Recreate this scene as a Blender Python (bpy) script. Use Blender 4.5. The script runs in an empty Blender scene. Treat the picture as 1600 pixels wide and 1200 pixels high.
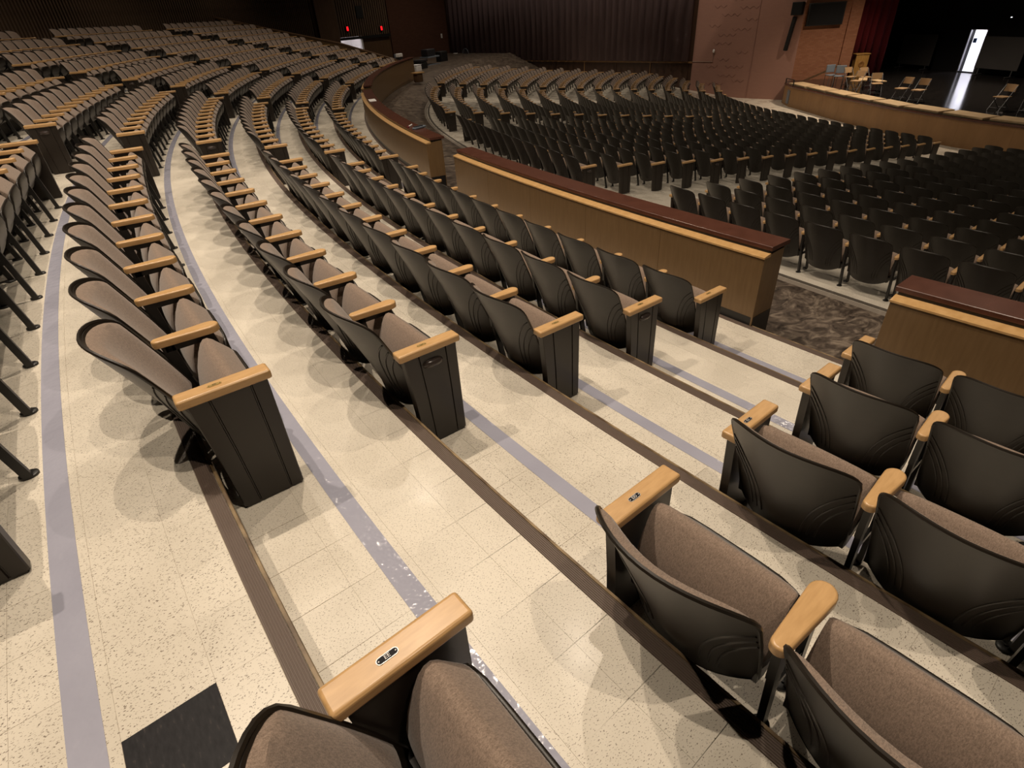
import bpy, bmesh, math, random
import numpy as np
from mathutils import Matrix, Vector
random.seed(7)
PI = math.pi
SC = bpy.context.scene
COL = SC.collection

# ------------------------------------------------------------------ camera
CAM = np.array([43.59776945, 1.74722412, 1.69552781])
YAW, PITCH, ROLL, FPX = -2.1953694, 0.59882628, 0.07062031, 862.633
cy, sy, cp, sp = math.cos(YAW), math.sin(YAW), math.cos(PITCH), math.sin(PITCH)
FW = np.array([cy*cp, sy*cp, -sp]); RT0 = np.array([sy, -cy, 0.]); DN0 = np.cross(FW, RT0)
RT = RT0*math.cos(ROLL) + DN0*math.sin(ROLL)
DN = -RT0*math.sin(ROLL) + DN0*math.cos(ROLL)
cam = bpy.data.cameras.new('camera'); cam_o = bpy.data.objects.new('camera', cam); COL.objects.link(cam_o)
M = Matrix.Identity(4)
for i in range(3):
    M[i][0], M[i][1], M[i][2], M[i][3] = RT[i], -DN[i], -FW[i], CAM[i]
cam_o.matrix_world = M
cam.sensor_width = 36.0; cam.lens = FPX/1600*36; cam.clip_end = 300; cam.clip_start = 0.05
SC.camera = cam_o

# ------------------------------------------------------------------ world, lamps, exposure
SC.view_settings.view_transform = 'Standard'; SC.view_settings.look = 'None'
SC.view_settings.gamma = 1.0; SC.view_settings.use_curve_mapping = False
SC.view_settings.exposure = 0.0
W = bpy.data.worlds.new('world'); SC.world = W; W.use_nodes = True
W.node_tree.nodes['Background'].inputs[0].default_value = (0.9, 0.75, 0.6, 1)
W.node_tree.nodes['Background'].inputs[1].default_value = 0.002

def downlight(x, y, z, power, size=0.045, col=(1, .845, .67), spot=112, blend=.75):
    l = bpy.data.lights.new('ceiling_and_fill_lamp', 'SPOT'); l.energy = power; l.color = col
    l.shadow_soft_size = size; l.spot_size = math.radians(spot); l.spot_blend = blend
    o = bpy.data.objects.new('ceiling_and_fill_lamp', l); o.location = (x, y, z); COL.objects.link(o)
    return o
CEIL = 8.4
# rows of ceiling downlights over the raked rear seating
LIGHT_SCALE = .84
for (r, t, p) in ((45.0, -3.3, 1380), (43.7, .3, 1060), (42.1, -3.2, 1060), (41.7, 4.0, 900), (39.2, -2.2, 640),
                  (43.6, -8.2, 760), (40.6, -7.6, 720), (44.4, -13.0, 640), (40.8, -13.2, 640), (47.2, -11.0, 300),
                  (42.6, -19.0, 640), (42.2, -26.0, 560), (41.5, -33.0, 460), (47.5, -20.0, 360), (47.3, -28.0, 300), (47.3, -37.0, 260)):  # the outermost ring is added to light the rear wall slats
    a = t/r
    downlight(r*math.cos(a), r*math.sin(a), CEIL, p*LIGHT_SCALE)
# orchestra downlights, with fill lamps added to brighten side walls, rows and stage
for (x, y, p) in ((31.0, -3.0, 420), (31.0, -12.0, 520), (27.0, -20.0, 620), (22.5, -8.0, 820), (20.5, -15.5, 980), (33.0, -24.0, 420),
                  (23.0, -28.5, 620), (20.0, -2.0, 420), (27.0, -1.0, 460), (15.6, -20.0, 1050), (17.6, -28.5, 800), (18.6, -36.5, 800)):
    downlight(x, y, 8.0, p*LIGHT_SCALE, .08, spot=135)
downlight(13.4, -10.4, 4.6, 2700*LIGHT_SCALE, .1, (1, .8, .6), 120)  # added fill lamp that brightens the stage pads and chairs

# ------------------------------------------------------------------ helpers
def srgb(r, g, b):
    f = lambda c: (c/12.92 if c <= .04045 else ((c+.055)/1.055)**2.4)
    return (f(r/255), f(g/255), f(b/255), 1)

class MB:
    'collects faces with material indices'
    def __init__(s): s.v, s.f, s.m, s.flat = [], [], [], []
    def add(s, vs, fs, mi=0):
        n = len(s.v); s.v.extend([tuple(map(float, p)) for p in vs]); s.f.extend([tuple(i+n for i in f) for f in fs]); s.m.extend([mi]*len(fs)); return s
    def box(s, c, d, mi=0, T=None):
        x, y, z = c; a, b, h = d[0]/2, d[1]/2, d[2]/2
        vs = [(x+i*a, y+j*b, z+k*h) for k in (-1, 1) for j in (-1, 1) for i in (-1, 1)]
        if T is not None: vs = [tuple(T @ Vector(p)) for p in vs]
        return s.add(vs, [(0, 2, 3, 1), (4, 5, 7, 6), (0, 1, 5, 4), (2, 6, 7, 3), (0, 4, 6, 2), (1, 3, 7, 5)], mi)
    def rbox(s, c, d, r=.006, seg=2, mi=0):
        bm = bmesh.new(); bmesh.ops.create_cube(bm, size=1); bmesh.ops.scale(bm, vec=d, verts=bm.verts)
        bmesh.ops.bevel(bm, geom=bm.edges[:], offset=r, segments=seg, profile=.5, affect='EDGES')
        bmesh.ops.translate(bm, vec=c, verts=bm.verts); bm.verts.index_update()
        o = len(s.f); ar = sorted(((f.calc_area(), i) for i, f in enumerate(bm.faces)), reverse=True)[:6]; s.flat += [o+i for _, i in ar]
        s.add([v.co for v in bm.verts], [tuple(v.index for v in f.verts) for f in bm.faces], mi); bm.free(); return s
    def grid(s, P, nu, nv, mi=0, flip=False, closeu=False):
        vs = [P(i, j) for j in range(nv) for i in range(nu)]; fs = []
        for j in range(nv-1):
            for i in range(nu if closeu else nu-1):
                a, b = j*nu+i, j*nu+(i+1) % nu
                q = (a, b, b+nu, a+nu); fs.append(q[::-1] if flip else q)
        return s.add(vs, fs, mi)
    def tube(s, pts, r, n=6, mi=0, cap=True, closed=False):
        pts = [Vector(p) for p in pts]; m = len(pts); vs = []
        for i, p in enumerate(pts):
            if closed: t = (pts[(i+1) % m]-pts[i-1])
            else: t = pts[min(i+1, m-1)]-pts[max(i-1, 0)]
            t.normalize(); u = t.cross(Vector((0, 0, 1)))
            if u.length < 1e-3: u = t.cross(Vector((0, 1, 0)))
            u.normalize(); w = u.cross(t)
            for k in range(n):
                a = 2*PI*k/n; vs.append(p+u*(r*math.cos(a))+w*(r*math.sin(a)))
        fs = [(i*n+k, i*n+(k+1) % n, ((i+1) % m)*n+(k+1) % n, ((i+1) % m)*n+k) for i in range(m if closed else m-1) for k in range(n)]
        if cap and not closed: fs += [tuple(range(n))[::-1], tuple(range((m-1)*n, m*n))]
        return s.add(vs, fs, mi)
    def bar(s, a, b, w, h, mi=0):
        a, b = Vector(a), Vector(b); t = (b-a).normalized(); u = t.cross(Vector((0, 0, 1)))
        if u.length < 1e-3: u = Vector((1, 0, 0))
        u.normalize(); q = u.cross(t)
        vs = [p+u*(i*w/2)+q*(j*h/2) for p in (a, b) for (i, j) in ((-1, -1), (1, -1), (1, 1), (-1, 1))]
        return s.add(vs, [(3, 2, 1, 0), (4, 5, 6, 7)]+[(k, (k+1) % 4, (k+1) % 4+4, k+4) for k in range(4)], mi)
    def prism(s, poly, z0, z1, mi=0):
        n = len(poly); vs = [(x, y, z0) for x, y in poly]+[(x, y, z1) for x, y in poly]
        return s.add(vs, [tuple(range(n))[::-1], tuple(range(n, 2*n))]+[(k, (k+1) % n, (k+1) % n+n, k+n) for k in range(n)], mi)
    def lathe(s, prof, c, n=16, mi=0):
        return s.grid(lambda i, j: (c[0]+prof[j][0]*math.cos(2*PI*i/n), c[1]+prof[j][0]*math.sin(2*PI*i/n), c[2]+prof[j][1]), n, len(prof), mi, closeu=True)
    def mesh(s, name, mats, smooth=True, angle=40):
        me = bpy.data.meshes.new(name); me.from_pydata(s.v, [], s.f)
        for m in (mats if isinstance(mats, (list, tuple)) else [mats]): me.materials.append(m)
        me.polygons.foreach_set('material_index', s.m)
        bm = bmesh.new(); bm.from_mesh(me); bmesh.ops.recalc_face_normals(bm, faces=bm.faces); bm.to_mesh(me); bm.free()
        if smooth:
            me.polygons.foreach_set('use_smooth', [True]*len(me.polygons)); me.set_sharp_from_angle(angle=math.radians(angle))
            for i in s.flat: me.polygons[i].use_smooth = False
        me.update(); return me
    def obj(s, name, mats, parent=None, smooth=True, angle=40):
        return link(name, s.mesh(name, mats, smooth, angle), parent)

def link(name, me, parent=None, loc=None, rz=0):
    o = bpy.data.objects.new(name, me); COL.objects.link(o)
    if parent is not None: o.parent = parent
    if loc is not None: o.location = loc
    if rz: o.rotation_euler = (0, 0, rz)
    return o
def tag(o, label, cat, group=None):
    o['label'] = label; o['category'] = cat
    if group: o['group'] = group
    return o
def thing(name, label, cat, loc=(0, 0, 0), rz=0, group=None):
    return tag(link(name, None, None, loc, rz), label, cat, group)
def struct(o): o['kind'] = 'structure'; return o

# ------------------------------------------------------------------ materials
def mat(name, col, rough=.5, metal=0, spec=.5, emit=None, estr=0):
    m = bpy.data.materials.new(name); m.use_nodes = True; b = m.node_tree.nodes['Principled BSDF']
    b.inputs['Base Color'].default_value = col; b.inputs['Roughness'].default_value = rough; b.inputs['Metallic'].default_value = metal
    b.inputs['Specular IOR Level'].default_value = spec
    if emit: b.inputs['Emission Color'].default_value = emit; b.inputs['Emission Strength'].default_value = estr
    return m
def nodes(m): return m.node_tree.nodes, m.node_tree.links, m.node_tree.nodes['Principled BSDF']
def ramp(nt, stops, interp='LINEAR'):
    r = nt.nodes.new('ShaderNodeValToRGB'); r.color_ramp.interpolation = interp
    while len(r.color_ramp.elements) > 1: r.color_ramp.elements.remove(r.color_ramp.elements[-1])
    r.color_ramp.elements[0].position = stops[0][0]; r.color_ramp.elements[0].color = stops[0][1]
    for p, c in stops[1:]:
        e = r.color_ramp.elements.new(p); e.color = c
    return r
def noisy(name, stops, scale, rough=.5, detail=4, stretch=(1, 1, 1), bump=0, space='Object', bscale=None, spec=.5, dist=0, nrough=.5, bdist=.002):
    m = mat(name, stops[0][1], rough, spec=spec); n, l, b = nodes(m); nt = m.node_tree
    tc = n.new('ShaderNodeTexCoord'); mp = n.new('ShaderNodeMapping'); mp.inputs['Scale'].default_value = stretch
    l.new(tc.outputs[space], mp.inputs[0])
    nz = n.new('ShaderNodeTexNoise'); nz.inputs['Scale'].default_value = scale; nz.inputs['Detail'].default_value = detail; nz.inputs['Distortion'].default_value = dist; nz.inputs['Roughness'].default_value = nrough
    l.new(mp.outputs[0], nz.inputs['Vector'])
    r = ramp(nt, stops); l.new(nz.outputs['Fac'], r.inputs[0]); l.new(r.outputs[0], b.inputs['Base Color'])
    if bump:
        bp = n.new('ShaderNodeBump'); bp.inputs['Strength'].default_value = bump; bp.inputs['Distance'].default_value = bdist
        if bscale:
            n2 = n.new('ShaderNodeTexNoise'); n2.inputs['Scale'].default_value = bscale; l.new(mp.outputs[0], n2.inputs['Vector']); l.new(n2.outputs['Fac'], bp.inputs['Height'])
        else: l.new(nz.outputs['Fac'], bp.inputs['Height'])
        l.new(bp.outputs[0], b.inputs['Normal'])
    return m

def vinyl(name, base, dark, speck, use_random=True):
    m = mat(name, base, .32, spec=.4); n, l, b = nodes(m); nt = m.node_tree
    g = n.new('ShaderNodeNewGeometry'); mp = n.new('ShaderNodeMapping'); mp.inputs['Rotation'].default_value = (0, 0, .62); mp.inputs['Scale'].default_value = (1, 1.9, 1)
    l.new(g.outputs['Position'], mp.inputs[0])
    nz = n.new('ShaderNodeTexNoise'); nz.inputs['Scale'].default_value = 140; nz.inputs['Detail'].default_value = 2; nz.inputs['Roughness'].default_value = .6
    l.new(mp.outputs[0], nz.inputs['Vector'])
    sp_ = ramp(nt, [(0, (0, 0, 0, 1)), (.605, (0, 0, 0, 1)), (.655, (1, 1, 1, 1))]); l.new(nz.outputs['Fac'], sp_.inputs[0])
    big = n.new('ShaderNodeTexNoise'); big.inputs['Scale'].default_value = 2.2; big.inputs['Detail'].default_value = 5; l.new(g.outputs['Position'], big.inputs['Vector'])
    r2 = ramp(nt, [(.3, dark), (.62, base)]); l.new(big.outputs['Fac'], r2.inputs[0])
    mod = n.new('ShaderNodeMath'); mod.operation = 'MULTIPLY'; mod.inputs[1].default_value = .85
    l.new(sp_.outputs[0], mod.inputs[0])
    mx = n.new('ShaderNodeMix'); mx.data_type = 'RGBA'; l.new(mod.outputs[0], mx.inputs['Factor']); l.new(r2.outputs[0], mx.inputs[6]); mx.inputs[7].default_value = speck
    last = mx.outputs[2]
    if use_random:
        oi = n.new('ShaderNodeObjectInfo'); hs = n.new('ShaderNodeHueSaturation'); mr = n.new('ShaderNodeMapRange')
        mr.inputs[3].default_value = .975; mr.inputs[4].default_value = 1.02
        l.new(oi.outputs['Random'], mr.inputs[0]); l.new(mr.outputs[0], hs.inputs['Value']); l.new(last, hs.inputs['Color']); last = hs.outputs[0]
    l.new(last, b.inputs['Base Color'])
    rr = ramp(nt, [(.35, (.22, .22, .22, 1)), (.7, (.42, .42, .42, 1))]); l.new(big.outputs['Fac'], rr.inputs[0]); l.new(rr.outputs[0], b.inputs['Roughness'])
    return m
CREAM, CREAM_D, SPECK = (.70, .64, .54, 1), (.61, .555, .465, 1), (.10, .065, .045, 1)
m_vinyl = vinyl('speckled cream vinyl', CREAM, CREAM_D, SPECK)
m_vinyl_floor = vinyl('speckled cream vinyl sheet', CREAM, CREAM_D, SPECK, False)
m_black_tile = noisy('black vinyl tile', [(.3, (.007, .0065, .008, 1)), (.62, (.016, .015, .017, 1)), (.75, (.05, .04, .035, 1))], 30, .5, 6, (1, 3, 1), spec=.15)
m_grout = mat('dirt in joints', (.36, .30, .23, 1), .8)
m_nosing = mat('ribbed brown rubber', (.115, .080, .062, 1), .6)
m_curb = mat('grey aluminium edging', (.26, .22, .18, 1), .5)
m_curb_d = mat('dark edging line', (.09, .075, .06, 1), .6)
n, l, b = nodes(m_nosing)
m_nosing_lip = noisy('worn nosing lip', [(.35, (.10, .06, .03, 1)), (.65, (.30, .21, .11, 1))], 9, .5)
m_riser = mat('dark riser', (.018, .013, .010, 1), .7)
m_tape = noisy('lavender grey tape', [(.3, (.325, .325, .395, 1)), (.7, (.37, .37, .445, 1))], 3, .13, 2, bump=.7, bscale=20, bdist=.006)
def fabric(name, a, b_):
    m = mat(name, a, .92, spec=.15); n, l, b = nodes(m); nt = m.node_tree
    tc = n.new('ShaderNodeTexCoord')
    nz = n.new('ShaderNodeTexNoise'); nz.inputs['Scale'].default_value = 430; nz.inputs['Detail'].default_value = 2; l.new(tc.outputs['Object'], nz.inputs['Vector'])
    mp = n.new('ShaderNodeMapping'); mp.inputs['Scale'].default_value = (1, .35, .35); l.new(tc.outputs['Object'], mp.inputs[0])
    n2 = n.new('ShaderNodeTexNoise'); n2.inputs['Scale'].default_value = 330; l.new(mp.outputs[0], n2.inputs['Vector'])
    ad = n.new('ShaderNodeMath'); ad.operation = 'ADD'; l.new(nz.outputs['Fac'], ad.inputs[0]); l.new(n2.outputs['Fac'], ad.inputs[1])
    mu = n.new('ShaderNodeMath'); mu.operation = 'MULTIPLY'; mu.inputs[1].default_value = .5; l.new(ad.outputs[0], mu.inputs[0])
    r = ramp(nt, [(.36, b_), (.62, a)]); l.new(mu.outputs[0], r.inputs[0]); l.new(r.outputs[0], b.inputs['Base Color'])
    bp = n.new('ShaderNodeBump'); bp.inputs['Strength'].default_value = .35; bp.inputs['Distance'].default_value = .001; l.new(mu.outputs[0], bp.inputs['Height']); l.new(bp.outputs[0], b.inputs['Normal'])
    b.inputs['Sheen Weight'].default_value = .25; b.inputs['Sheen Roughness'].default_value = .5
    return m
m_fabric = fabric('taupe tweed', (.285, .210, .162, 1), (.150, .109, .083, 1))
m_shell = noisy('brown moulded plastic', [(.3, (.0115, .0085, .0058, 1)), (.7, (.0165, .012, .0082, 1))], 18, .37, 3, bump=.05, bscale=300, spec=.5)
m_metal = mat('dark brown painted steel', (.020, .0145, .011, 1), .36)
m_post = mat('black painted steel', (.010, .009, .008, 1), .4)
m_arm = noisy('lacquered maple', [(.3, (.48, .285, .12, 1)), (.7, (.58, .355, .16, 1))], 14, .31, 5, (5, 1, 5))
m_silver = mat('nickel plate', (.42, .41, .40, 1), .45, 1)
m_letter = mat('pale enamel letters', (.72, .70, .68, 1), .6)
m_blackpaint = mat('black enamel', (.012, .012, .015, 1), .6, spec=.15)
m_brass = mat('brass plate', (.60, .42, .16, 1), .3, .7)
m_lens = mat('aisle light hood', (.05, .038, .034, 1), .2)
m_panel = noisy('oak veneer', [(.25, (.150, .088, .038, 1)), (.75, (.190, .115, .053, 1))], 5, .38, 6, (9, 9, .9))
m_ledge = noisy('oak ledge', [(.3, (.50, .29, .11, 1)), (.7, (.60, .37, .16, 1))], 6, .35, 4, (3, 3, 3))
m_cap = noisy('red brown cap', [(.3, (.080, .030, .019, 1)), (.7, (.105, .041, .027, 1))], 8, .26, 4)
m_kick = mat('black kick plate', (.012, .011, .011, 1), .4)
m_marble = noisy('dark marbled sheet', [(.36, (.035, .027, .022, 1)), (.5, (.12, .092, .072, 1)), (.64, (.30, .24, .185, 1))], 2.8, .3, 14, (1, 1.9, 1), dist=1.6, nrough=.68)
m_slat = noisy('dark walnut slat', [(.3, (.085, .055, .034, 1)), (.7, (.14, .09, .055, 1))], 7, .5, 4, (1, 1, .3))
m_gap = mat('black backing', (.006, .005, .004, 1), .9)
m_side = noisy('side oak', [(.3, (.085, .045, .022, 1)), (.7, (.125, .07, .034, 1))], 3, .45, 4, (3, 3, .5))
def brickmat(name, a, b_, c):
    m = mat(name, a, .85, spec=.2); n, l, b = nodes(m)
    tc = n.new('ShaderNodeTexCoord'); mp = n.new('ShaderNodeMapping'); mp.inputs['Rotation'].default_value = (PI/2, 0, 0); l.new(tc.outputs['Object'], mp.inputs[0])
    t = n.new('ShaderNodeTexBrick'); t.inputs['Color1'].default_value = a; t.inputs['Color2'].default_value = b_; t.inputs['Mortar'].default_value = c
    t.inputs['Scale'].default_value = 1; t.inputs['Mortar Size'].default_value = .006; t.inputs['Brick Width'].default_value = .21; t.inputs['Row Height'].default_value = .07
    l.new(mp.outputs[0], t.inputs['Vector']); l.new(t.outputs['Color'], b.inputs['Base Color']); return m
m_brick_dark = brickmat('dark brown brick', (.10, .045, .028, 1), (.085, .037, .023, 1), (.07, .035, .024, 1))
m_brick_pink = brickmat('rose brown brick', (.36, .20, .155, 1), (.345, .19, .148, 1), (.33, .185, .145, 1))
m_brick_orange = brickmat('orange brown brick', (.33, .15, .085, 1), (.27, .115, .062, 1), (.22, .11, .07, 1))
m_pinkridge = mat('rose mortar ridge', (.30, .165, .13, 1), .85)
m_curtain = noisy('plum brown curtain', [(.3, (.095, .064, .070, 1)), (.7, (.135, .092, .098, 1))], 2, .9, 3, (1, 1, .2))
m_red = noisy('dark red velvet', [(.3, (.16, .012, .018, 1)), (.7, (.25, .020, .028, 1))], 2, .9, 3, (1, 1, .2))
m_blackcloth = mat('black stage drape', (.006, .006, .007, 1), .95)
m_wains = noisy('dark wainscot', [(.3, (.040, .018, .010, 1)), (.7, (.055, .027, .015, 1))], 3, .5, 4, (3, 3, .5))
m_trim = mat('oak rail', (.22, .12, .05, 1), .45)
m_apron = noisy('stage apron plywood', [(.3, (.25, .135, .055, 1)), (.65, (.33, .185, .08, 1)), (.8, (.45, .30, .16, 1))], 1.3, .5, 6, (1.4, 1.4, .5))
m_stage = noisy('black stage boards', [(.3, (.012, .011, .011, 1)), (.7, (.024, .021, .02, 1))], 3, .14, 5, (1, 6, 1))
m_board_tan = noisy('tan felt platform', [(.3, (.46, .32, .17, 1)), (.7, (.56, .41, .24, 1))], 5, .8)
m_blackbox = mat('black cabinet', (.006, .006, .006, 1), .6)
m_whiteboard = mat('grey screen', (.05, .048, .048, 1), .7)
m_chairtan = mat('tan vinyl', (.42, .27, .14, 1), .6)
m_chairframe = mat('grey steel tube', (.22, .22, .23, 1), .35, .6)
m_podium = noisy('golden oak', [(.3, (.34, .175, .045, 1)), (.7, (.46, .26, .075, 1))], 5, .4, 4, (6, 6, 1))
m_podium_d = mat('carved emblem', (.24, .11, .025, 1), .5)
m_white = mat('white paper', (.8, .78, .76, 1), .6)
m_blue = mat('blue sign', (.02, .09, .30, 1), .5)
m_greyblue = mat('grey blue plastic', (.16, .19, .23, 1), .5)
m_plastic_dk = mat('dark plastic', (.02, .02, .024, 1), .5)
m_steel = mat('brushed steel', (.45, .45, .46, 1), .3, .9)
m_exit = mat('red exit lens', (.3, .01, .01, 1), .4, emit=(1, .01, .015, 1), estr=1.6)
m_wallwhite = mat('white corridor wall', (.85, .84, .86, 1), .8)
m_pale = mat('pale conduit', (.40, .30, .24, 1), .6)

# ------------------------------------------------------------------ layout numbers (metres, arc centre at the origin)
R1, DR, DH, SW = 43.6021, .9048, .2333, .56            # radius of row 1, row depth, riser, seat pitch
ROWR = lambda k: R1-DR*(k-1)
ROWZ = lambda k: -DH*(k-1)
PL = {1: -.0074, 2: -.0096, 3: -.0108, 4: -.0138, 5: -.0152}
PR = {1: .0242, 2: .0222, 3: .0197, 4: .0178, 5: .0145}
PG = {1: -.1821, 2: -.1834, 3: -.1897, 4: -.1944, 5: -.1958}
for k in range(0, -6, -1):
    PL[k] = -.0074+.0020*(1-k); PR[k] = .0242+.0024*(1-k); PG[k] = -.1821+.0036*(1-k)
NB = 11
FC = (-16.4843, 3.1041); FR, FD, FZ, FH, FH2, FW_ = 53.0817, .9796, -1.5158, .1483, -.0017, .582
def fz(rp):
    j = (FR-rp)/FD
    if j <= 0: return FZ
    j = min(j, 16.2)
    return FZ-FH*j-FH2*j*j
ARM_H, ARM_L = .594, .317

def project(P):
    q = np.asarray(P)-CAM; z = q @ FW
    return 800+FPX*(q @ RT)/z, 600+FPX*(q @ DN)/z, z

# ------------------------------------------------------------------ seat shapes: x across, y towards the stage, z up; origin on the floor under the back of the armrests
def zt(u): return .800-.105*(1-max(0, 1-abs(u)**2.7)**(1/2.7))
def zb(u): return .180+.060*abs(u)**3
def hw(z): return .232+.018*min(1, max(0, (z-.2)/.55))
def y0(z): return .028-.238*max(0, (z-.18)/.62)**1.25
def bsurf(u, v, off=0):
    z = zb(u)+(zt(u)-zb(u))*v
    return (u*hw(z), y0(z)+.085*u*u+off, z)
def us(n):                                             # denser towards the rounded corners
    return [math.sin(PI/2*(-1+2*i/(n-1))) for i in range(n)]
def shell_mb(nu=21, nv=13, ridges=True, rim=True):
    b = MB(); U = us(nu); t = .013
    back = lambda i, j: bsurf(U[i], j/(nv-1)); front = lambda i, j: bsurf(U[i]*.985, .01+.98*j/(nv-1), t)
    b.grid(back, nu, nv); b.grid(front, nu, nv, flip=True)
    loop = [(i, 0) for i in range(nu)]+[(nu-1, j) for j in range(1, nv)]+[(i, nv-1) for i in range(nu-2, -1, -1)]+[(0, j) for j in range(nv-2, 0, -1)]
    n = len(loop)
    ring = lambda i, j: back(*loop[i]) if j == 0 else front(*loop[i])
    b.grid(ring, n, 2, closeu=True, flip=True)
    if rim:
        pts = [bsurf(U[i], 1 if j == nv-1 else (0 if j == 0 else j/(nv-1)), t/2) for i, j in loop]
        b.tube(pts, .0075, 6, closed=True)
    if ridges:
        for s in (-1, 1):
            for rr in (.262, .288, .314):
                pts = []
                for q in range(11):
                    a0 = math.asin(.158/rr); a = a0+(1.50-a0)*q/10; x = s*(.40-rr*math.sin(a)); z = .225+rr*1.55*math.cos(a)
                    u = max(-1, min(1, x/hw(z))); pts.append((u*hw(z), y0(z)+.085*u*u-.0004, z))
                b.tube(pts, .0042, 6)
    return b
def pad_mb(nu=17, nv=11):
    b = MB(); U = us(nu)
    def P(i, j):
        v = .27+.71*math.sin(PI/2*(-1+2*j/(nv-1)))*.5+.35; u = U[i]*.975
        e = min(1, max(0, 1-abs(U[i])**7)); w = -1+2*j/(nv-1); e *= max(0, 1-abs(w)**7)
        return bsurf(u, min(v, .988), .012+.034*e)
    b.grid(P, nu, nv, flip=True)
    bk = lambda i, j: bsurf(U[i]*.975, min(.988, .27+.71*math.sin(PI/2*(-1+2*j/(nv-1)))*.5+.35), .010)
    b.grid(bk, nu, nv)
    return b
CUSH = [(.092, .315), (.094, .37), (.112, .44), (.138, .505), (.160, .545), (.178, .562), (.197, .563), (.215, .552), (.240, .523), (.266, .494), (.276, .478), (.262, .42), (.205, .33), (.14, .285)]
def cushion_mb(nx=13):
    b = MB(); n = len(CUSH); cyy = sum(p[0] for p in CUSH)/n; cz = sum(p[1] for p in CUSH)/n
    xs = [math.sin(PI/2*(-1+2*i/(nx-1))) for i in range(nx)]
    def P(i, j):
        u = xs[j]; y, z = CUSH[i]; s = 1-.10*abs(u)**9
        bul = .010*(1-u*u)
        zz = cz+(z-cz)*s+(bul if i in (2, 3, 4, 5, 6) else 0)*.6; yy = cyy+(y-cyy)*s-(bul if i in (1, 2, 3) else 0)
        return (u*(.236-.022*max(0, (y-.2)/.08)), yy, zz)
    b.grid(P, n, nx, closeu=True)
    b.f.append(tuple(range(n))); b.m.append(0); o = (nx-1)*n; b.f.append(tuple(range(o, o+n))[::-1]); b.m.append(0)
    return b
PAN = [(.268, .482), (.2765, .488), (.284, .485), (.287, .474), (.283, .42), (.256, .335), (.205, .255), (.14, .215), (.095, .225), (.082, .30), (.10, .30), (.14, .275), (.20, .318), (.250, .41), (.266, .465)]
def pan_mb(nx=9):
    b = MB(); n = len(PAN); xs = [math.sin(PI/2*(-1+2*i/(nx-1))) for i in range(nx)]
    def P(i, j):
        u = xs[j]; y, z = PAN[i]; drop = .022*abs(u)**6 if z > .46 else 0
        return (u*(.238-.016*max(0, (y-.2)/.1)), y-drop*.4, z-drop)
    b.grid(P, n, nx, closeu=True)
    b.f.append(tuple(range(n))); b.m.append(0); o = (nx-1)*n; b.f.append(tuple(range(o, o+n))[::-1]); b.m.append(0)
    return b
def endpanel_mb(s, lo=False):
    'panel at x=0; s=+1: its outer, grooved face looks towards +x'
    b = MB(); t = .022
    if lo:
        pr = [(0, -t), (1, -t), (1, t), (0, t)]
    else:
        g = .006
        pr = [(0, -t), (1, -t), (1, t-.004), (.985, t), (.80, t), (.79, t-g), (.775, t-g), (.765, t), (.285, t), (.275, t-g), (.26, t-g), (.25, t), (.015, t), (0, t-.004)]
    secs = [(.012, .045, .300), (.30, .030, .302), (.558, .008, .304)]
    n = len(pr)
    b.grid(lambda i, j: (s*pr[i][1], secs[j][1]+(secs[j][2]-secs[j][1])*pr[i][0], secs[j][0]), n, 3, closeu=True)
    b.f.append(tuple(range(n))); b.m.append(0); b.f.append(tuple(range(2*n, 3*n))[::-1]); b.m.append(0)
    if not lo: b.box((0, .172, .006), (.036, .235, .012))
    return b
def arm_end_mb():
    b = MB(); b.rbox((0, .152, .5745), (.076, .342, .039), .010, 3); return b
def arm_mid_mb(seg=5):
    bm = bmesh.new(); pts = []
    for i in range(seg*2+1):
        a = PI*i/(seg*2); pts.append((.038*math.cos(a), .222+.044*math.sin(a)))
    for i in range(seg*2+1):
        a = PI+PI*i/(seg*2); pts.append((.025*math.cos(a), .012+.024*math.sin(a)))
    vs = [bm.verts.new((x, y, .562)) for x, y in pts]; f = bm.faces.new(vs)
    ex = bmesh.ops.extrude_face_region(bm, geom=[f]); up = [v for v in ex['geom'] if isinstance(v, bmesh.types.BMVert)]
    bmesh.ops.translate(bm, vec=(0, 0, .032), verts=up)
    tops = [e for e in bm.edges if all(v in up for v in e.verts)]
    bmesh.ops.bevel(bm, geom=tops, offset=.008, segments=3, profile=.5, affect='EDGES')
    bm.verts.index_update(); b = MB(); b.flat = [i for i, q in enumerate(bm.faces) if len(q.verts) > 8]
    b.add([v.co for v in bm.verts], [tuple(v.index for v in q.verts) for q in bm.faces]); bm.free(); return b
def post_mb():
    b = MB()
    b.bar((0, .030, .545), (0, .215, .545), .024, .035); b.bar((0, .040, .56), (0, .060, .38), .024, .050); b.bar((0, .058, .40), (0, .128, .010), .022, .036)
    b.bar((0, .215, .555), (0, .300, .010), .022, .034); b.bar((0, .09, .28), (0, .27, .28), .016, .03)
    return b
def foot_mb(yc, xo):
    b = MB(); n = 14; prof = [(0, .0), (1, .0), (1, .010), (.86, .013), (.30, .013), (.28, .019), (0, .020)]
    return b.grid(lambda i, j: (xo+.030*prof[j][0]*math.cos(2*PI*i/n), yc+.036*prof[j][0]*math.sin(2*PI*i/n), prof[j][1]), n, len(prof), closeu=True)
def hood_mb(s):
    b = MB(); n, m_ = 18, 7
    def P(i, j):
        a = 2*PI*i/n; q = j/(m_-1); e = math.cos(q*PI/2)
        sx = abs(math.cos(a))**.8*(1 if math.cos(a) >= 0 else -1); sz = abs(math.sin(a))**.8*(1 if math.sin(a) >= 0 else -1)
        return (s*(.020+.026*math.sin(q*PI/2)), .160+.058*sx*e, .490+.024*sz*e)
    b.grid(P, n, m_, closeu=True); return b
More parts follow.
